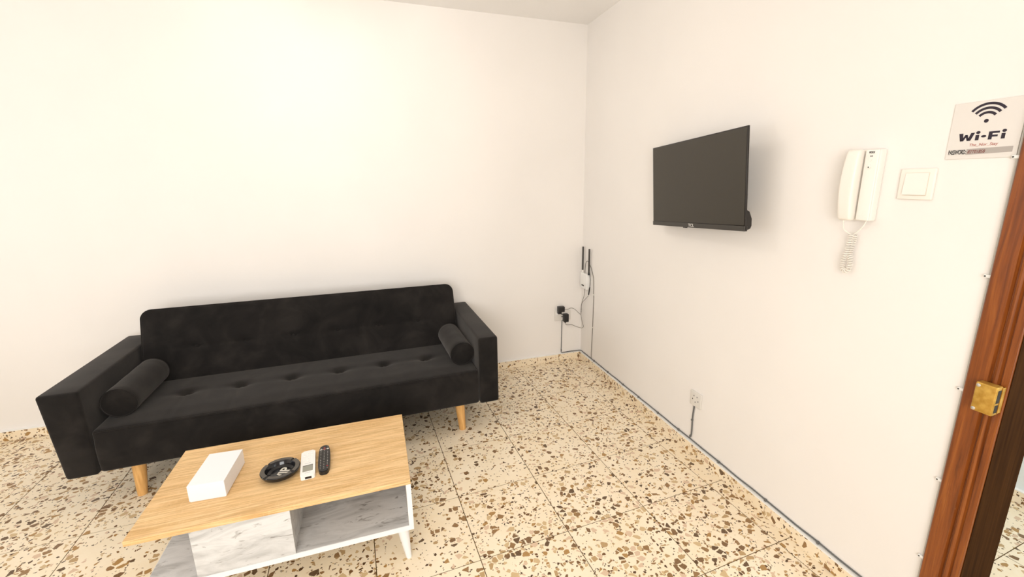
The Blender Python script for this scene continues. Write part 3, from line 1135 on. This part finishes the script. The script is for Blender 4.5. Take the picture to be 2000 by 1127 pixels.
# ------------------------------------------------------------------ rim lock keeper on the door casing
lk = thing('lock_keeper', 'small brass rim lock keeper screwed to the brown door casing', 'lock', (-0.019, -2.645, 0.915), RW)
b = BM(); rbox(b, -0.025, 0.022, -0.028, 0.0, -0.043, 0.043, 0.004, (1, 1, 1), 3)
obj('keeper_body', b, M['brass'], lk, True)
for z0, z1 in ((-0.005, 0.033), (-0.034, -0.011)):
    b = BM(); box(b, 0.0215, 0.0226, -0.022, -0.008, z0, z1)
    obj('bolt_hole', b, M['dark'], lk)
b = BM(); rbox(b, 0.022, 0.0245, -0.006, 0.034, -0.036, 0.040, 0.001, (1, 1, 1), 1)
obj('flange', b, M['brass'], lk)
for x, z in ((-0.018, 0.034), (-0.018, -0.036)):
    b = BM(); lathe(b, [(0.0048, 0.0), (0.0048, -0.0015), (0.003, -0.0026)], 14, (x, -0.0275, z), 'Y')
    obj('screw', b, M['steel'], lk, True)
for x, z in ((0.018, 0.032), (0.018, -0.030)):
    b = BM(); lathe(b, [(0.004, 0.0), (0.004, 0.0012), (0.0025, 0.002)], 14, (0.0240, x, z), 'X')
    obj('screw', b, M['steel'], lk, True)

# ------------------------------------------------------------------ sockets, adapters, router
def socket(name, label, loc, rz, w2, h2, holes, rockers=()):
    s = thing(name, label, 'wall socket', loc, rz, 'wall sockets')
    b = BM(); rbox(b, -w2, w2, -0.010, 0.0, -h2, h2, 0.003, (1, 1, 1), 3)
    obj('plate', b, M['socket'], s, True)
    for x, z, ww, hh in holes:
        b = BM(); box(b, x - ww, x + ww, -0.0104, -0.0098, z - hh, z + hh)
        obj('pin_hole', b, M['dark'], s)
    for x, z in rockers:
        b = BM(); rbox(b, x - 0.008, x + 0.008, -0.0135, -0.009, z - 0.011, z + 0.011, 0.001, (1, 1, 1), 1)
        obj('rocker', b, M['whiteplast'], s)
    return s


socket('wall_socket', 'single square white wall socket low on the right wall', (0, -1.482, 0.327), RW, 0.043, 0.043,
       [(-0.012, 0.018, 0.0022, 0.0042), (0.012, 0.018, 0.0022, 0.0042), (-0.022, -0.004, 0.0024, 0.0035), (0.022, -0.004, 0.0024, 0.0035), (0.0, -0.016, 0.002, 0.0038)],
       [])
socket('wall_socket', 'double white wall socket on the back wall holding two black adapters', (-0.178, 0, 0.405), 0, 0.073, 0.043,
       [(-0.005, 0.012, 0.010, 0.0035), (-0.005, -0.010, 0.010, 0.0035)], [(-0.055, 0.02)])
a1 = thing('power_adapter', 'upper black plug adapter in the back wall socket', 'power adapter', (-0.2045, -0.010, 0.462), 0, 'black plug adapters')
b = BM(); rbox(b, -0.028, 0.028, -0.040, 0.0, -0.016, 0.030, 0.004, (1, 1, 1), 2)
obj('body', b, M['blackplast'], a1, True)
b = BM(); rbox(b, -0.026, 0.004, -0.030, 0.0, -0.034, -0.015, 0.003, (1, 1, 1), 2)
obj('plug_end', b, M['blackplast'], a1, True)
a2 = thing('power_adapter', 'lower black plug adapter in the back wall socket', 'power adapter', (-0.160, -0.010, 0.389), 0, 'black plug adapters')
b = BM(); rbox(b, -0.021, 0.021, -0.040, 0.0, -0.034, 0.034, 0.004, (1, 1, 1), 2)
obj('body', b, M['blackplast'], a2, True)
b = BM(); lathe(b, [(0.004, -0.012), (0.007, 0.0)], 10, (-0.004, -0.022, -0.034))
obj('strain_relief', b, M['blackplast'], a2, True)


def cord(parent, pts, r, m, name='cord', sub=6):
    b = BM(); off = parent.location
    tube(b, [p - off for p in smooth_path(pts, sub)], r, 6)
    return obj(name, b, m, parent, True, 80)


cord(a1, [(-0.178, -0.030, 0.462), (-0.140, -0.022, 0.459), (-0.107, -0.018, 0.465), (-0.073, -0.018, 0.452), (-0.030, -0.02, 0.41), (-0.014, -0.02, 0.404),
          (-0.013, -0.021, 0.44), (-0.012, -0.022, 0.476), (-0.016, -0.05, 0.515), (-0.018, -0.11, 0.560), (-0.020, -0.170, 0.605)], 0.0018, M['thin_cable'])
cord(a2, [(-0.164, -0.030, 0.345), (-0.158, -0.026, 0.330), (-0.142, -0.022, 0.320), (-0.095, -0.018, 0.314), (-0.060, -0.018, 0.296), (-0.028, -0.022, 0.284), (-0.012, -0.040, 0.284), (-0.008, -0.06, 0.305),
          (-0.012, -0.03, 0.36), (-0.013, -0.018, 0.405), (-0.011, -0.016, 0.44), (-0.015, -0.025, 0.48), (-0.020, -0.06, 0.535), (-0.022, -0.095, 0.60), (-0.024, -0.095, 0.655)], 0.0018, M['thin_cable'])
b = BM(); cone(b, (0.1843, -0.158, 0.148), (0.1845, -0.176, 0.215), 0.0055, 0.0048, 10)
obj('barrel_plug', b, M['blackplast'], a1, True)
b = BM(); tube(b, [(0.1845, -0.176, 0.214), (0.1855, -0.180, 0.27), (0.186, -0.166, 0.325)], 0.0026, 6)
obj('cord', b, M['blackplast'], a1, True)
for z in (0.428, 0.445):
    b = BM(); lathe(b, [(0.0045, 0), (0.0045, 0.004)], 10, (-0.013 + 0.2045, -0.020 + 0.010, z - 0.462))
    obj('cable_tie', b, M['blackplast'], a1)

ro = thing('router', 'small white router with two upright black antennas in the corner', 'router', (0, -0.092, 0.715), RW)
b = BM(); rbox(b, -0.062, 0.062, -0.034, -0.002, -0.068, 0.062, 0.006, (1, 1, 1), 3)
obj('body', b, M['whiteplast'], ro, True)
b = BM(); rbox(b, -0.028, 0.014, -0.036, -0.0335, -0.046, -0.036, 0.001, (1, 1, 1), 1)
obj('label_slot', b, M['dark'], ro)
for x, z1 in ((-0.048, 0.275), (0.066, 0.270)):
    b = BM(); rbox(b, x - 0.0065, x + 0.0065, -0.024, -0.012, 0.070, z1, 0.003, (1, 1, 4), 2)
    obj('antenna', b, M['greyplast'], ro, True)
    b = BM(); lathe(b, [(0.0085, 0.058), (0.0085, 0.076), (0.006, 0.082)], 12, (x, -0.018, 0))
    obj('antenna_hinge', b, M['blackplast'] if x > 0 else M['offwhite'], ro, True)

rcb = thing('router_cable', 'thin grey cable running from the router straight down the right wall', 'cable', (0, -0.2, 0.06))
cord(rcb, [(-0.024, -0.100, 0.776), (-0.014, -0.085, 0.82), (-0.012, -0.090, 0.862), (-0.012, -0.115, 0.880), (-0.012, -0.142, 0.872), (-0.006, -0.180, 0.825), (-0.004, -0.212, 0.760), (-0.004, -0.222, 0.69), (-0.004, -0.222, 0.626)], 0.0022, M['thin_cable'])
cord(rcb, [(-0.004, -0.222, 0.626), (-0.004, -0.228, 0.60), (-0.004, -0.226, 0.54), (-0.004, -0.222, 0.345), (-0.004, -0.212, 0.10), (-0.004, -0.218, 0.072)], 0.0024, M['thin_cable'])
for z, y in ((0.622, -0.223), (0.345, -0.222)):
    b = BM(); rbox(b, -0.009, -0.001, y + 0.2 - 0.007, y + 0.2 + 0.005, z - 0.06 - 0.004, z - 0.06 + 0.004, 0.001, (1, 1, 1), 1)
    obj('cable_clip', b, M['offwhite'], rcb)

# ------------------------------------------------------------------ surface cables
ZC = BH + 0.0078
CR = 0.0033
sk = thing('skirting_cable', 'long grey cable clipped along the top of the terrazzo skirting', 'cable', (-0.1, -0.1, ZC))
pts = [(-0.184, -0.006, 0.372), (-0.185, -0.006, 0.25), (-0.187, -0.006, 0.12), (-0.1885, -0.006, 0.085), (-0.184, -0.006, ZC + 0.002), (-0.16, -0.006, ZC), (-0.10, -0.006, ZC + 0.002), (-0.03, -0.006, ZC), (-0.010, -0.009, ZC)]
ys = [-0.03 - 0.085 * k for k in range(31) if -0.03 - 0.085 * k > -2.578]
rnd = random.Random(3)
pts += [(-0.0038, y, ZC + rnd.uniform(0.0, 0.004)) for y in ys]
cord(sk, pts, CR, M['cable'], 'cord', 5)


def clip_at(parent, x, y, z, m, along, name='cable_clip'):
    """a small moulded clip with its nail; along 'y' (skirting) or 'z' (vertical run on the right wall)"""
    o_ = parent.location
    b = BM()
    if along == 'y':
        rbox(b, x - 0.0062 - o_.x, x + 0.005 - o_.x, y - 0.0045 - o_.y, y + 0.0045 - o_.y, z - 0.002 - o_.z, z + 0.009 - o_.z, 0.0018, (1, 1, 1), 2)
    elif along == 'x':
        rbox(b, x - 0.0045 - o_.x, x + 0.0045 - o_.x, y - 0.0062 - o_.y, y + 0.005 - o_.y, z - 0.002 - o_.z, z + 0.009 - o_.z, 0.0018, (1, 1, 1), 2)
    else:
        rbox(b, x - 0.0058 - o_.x, x + 0.0055 - o_.x, y - 0.0058 - o_.y, y + 0.0130 - o_.y, z - 0.0045 - o_.z, z + 0.0045 - o_.z, 0.0018, (1, 1, 1), 2)
    q = obj(name, b, m, parent, True)
    if along == 'z':
        b = BM(); lathe(b, [(0.0022, 0.0), (0.0022, -0.0016)], 8, (x - 0.0055 - o_.x, y + 0.009 - o_.y, z - o_.z), 'X')
        obj('nail', b, M['greyplast'], q)
    return q


for y in (-0.27, -0.50, -0.728, -0.93, -1.154, -1.36, -1.69, -1.99, -2.25):
    clip_at(sk, -0.006, y, ZC, M['cable'], 'y')
clip_at(sk, -0.187, -0.006, 0.088, M['cable'], 'x')

sc2 = thing('socket_cable', 'short grey cable dropping from the single socket to the skirting', 'cable', (0, -1.466, ZC))
cord(sc2, [(-0.006, -1.474, 0.288), (-0.006, -1.470, 0.24), (-0.006, -1.468, 0.196), (-0.006, -1.470, 0.13), (-0.006, -1.468, 0.095), (-0.006, -1.458, 0.078)], 0.0042, M['cable'])
clip_at(sc2, -0.006, -1.467, 0.190, M['cable'], 'y')
clip_at(sc2, -0.006, -1.464, 0.088, M['cable'], 'y')

dc = thing('door_cable', 'pale grey cable clipped upright beside the brown door casing', 'cable', (0, -2.578, 0.07))
cord(dc, [(-0.005, -2.5795, 0.068), (-0.005, -2.5795, 0.6), (-0.005, -2.5790, 1.2), (-0.005, -2.5780, 1.56), (-0.005, -2.5785, 2.14)], 0.0040, M['pale_cable'])
for z in (0.311, 0.598, 0.905, 1.246, 1.565, 1.86):
    clip_at(dc, -0.005, -2.5790, z, M['whiteplast'], 'z')
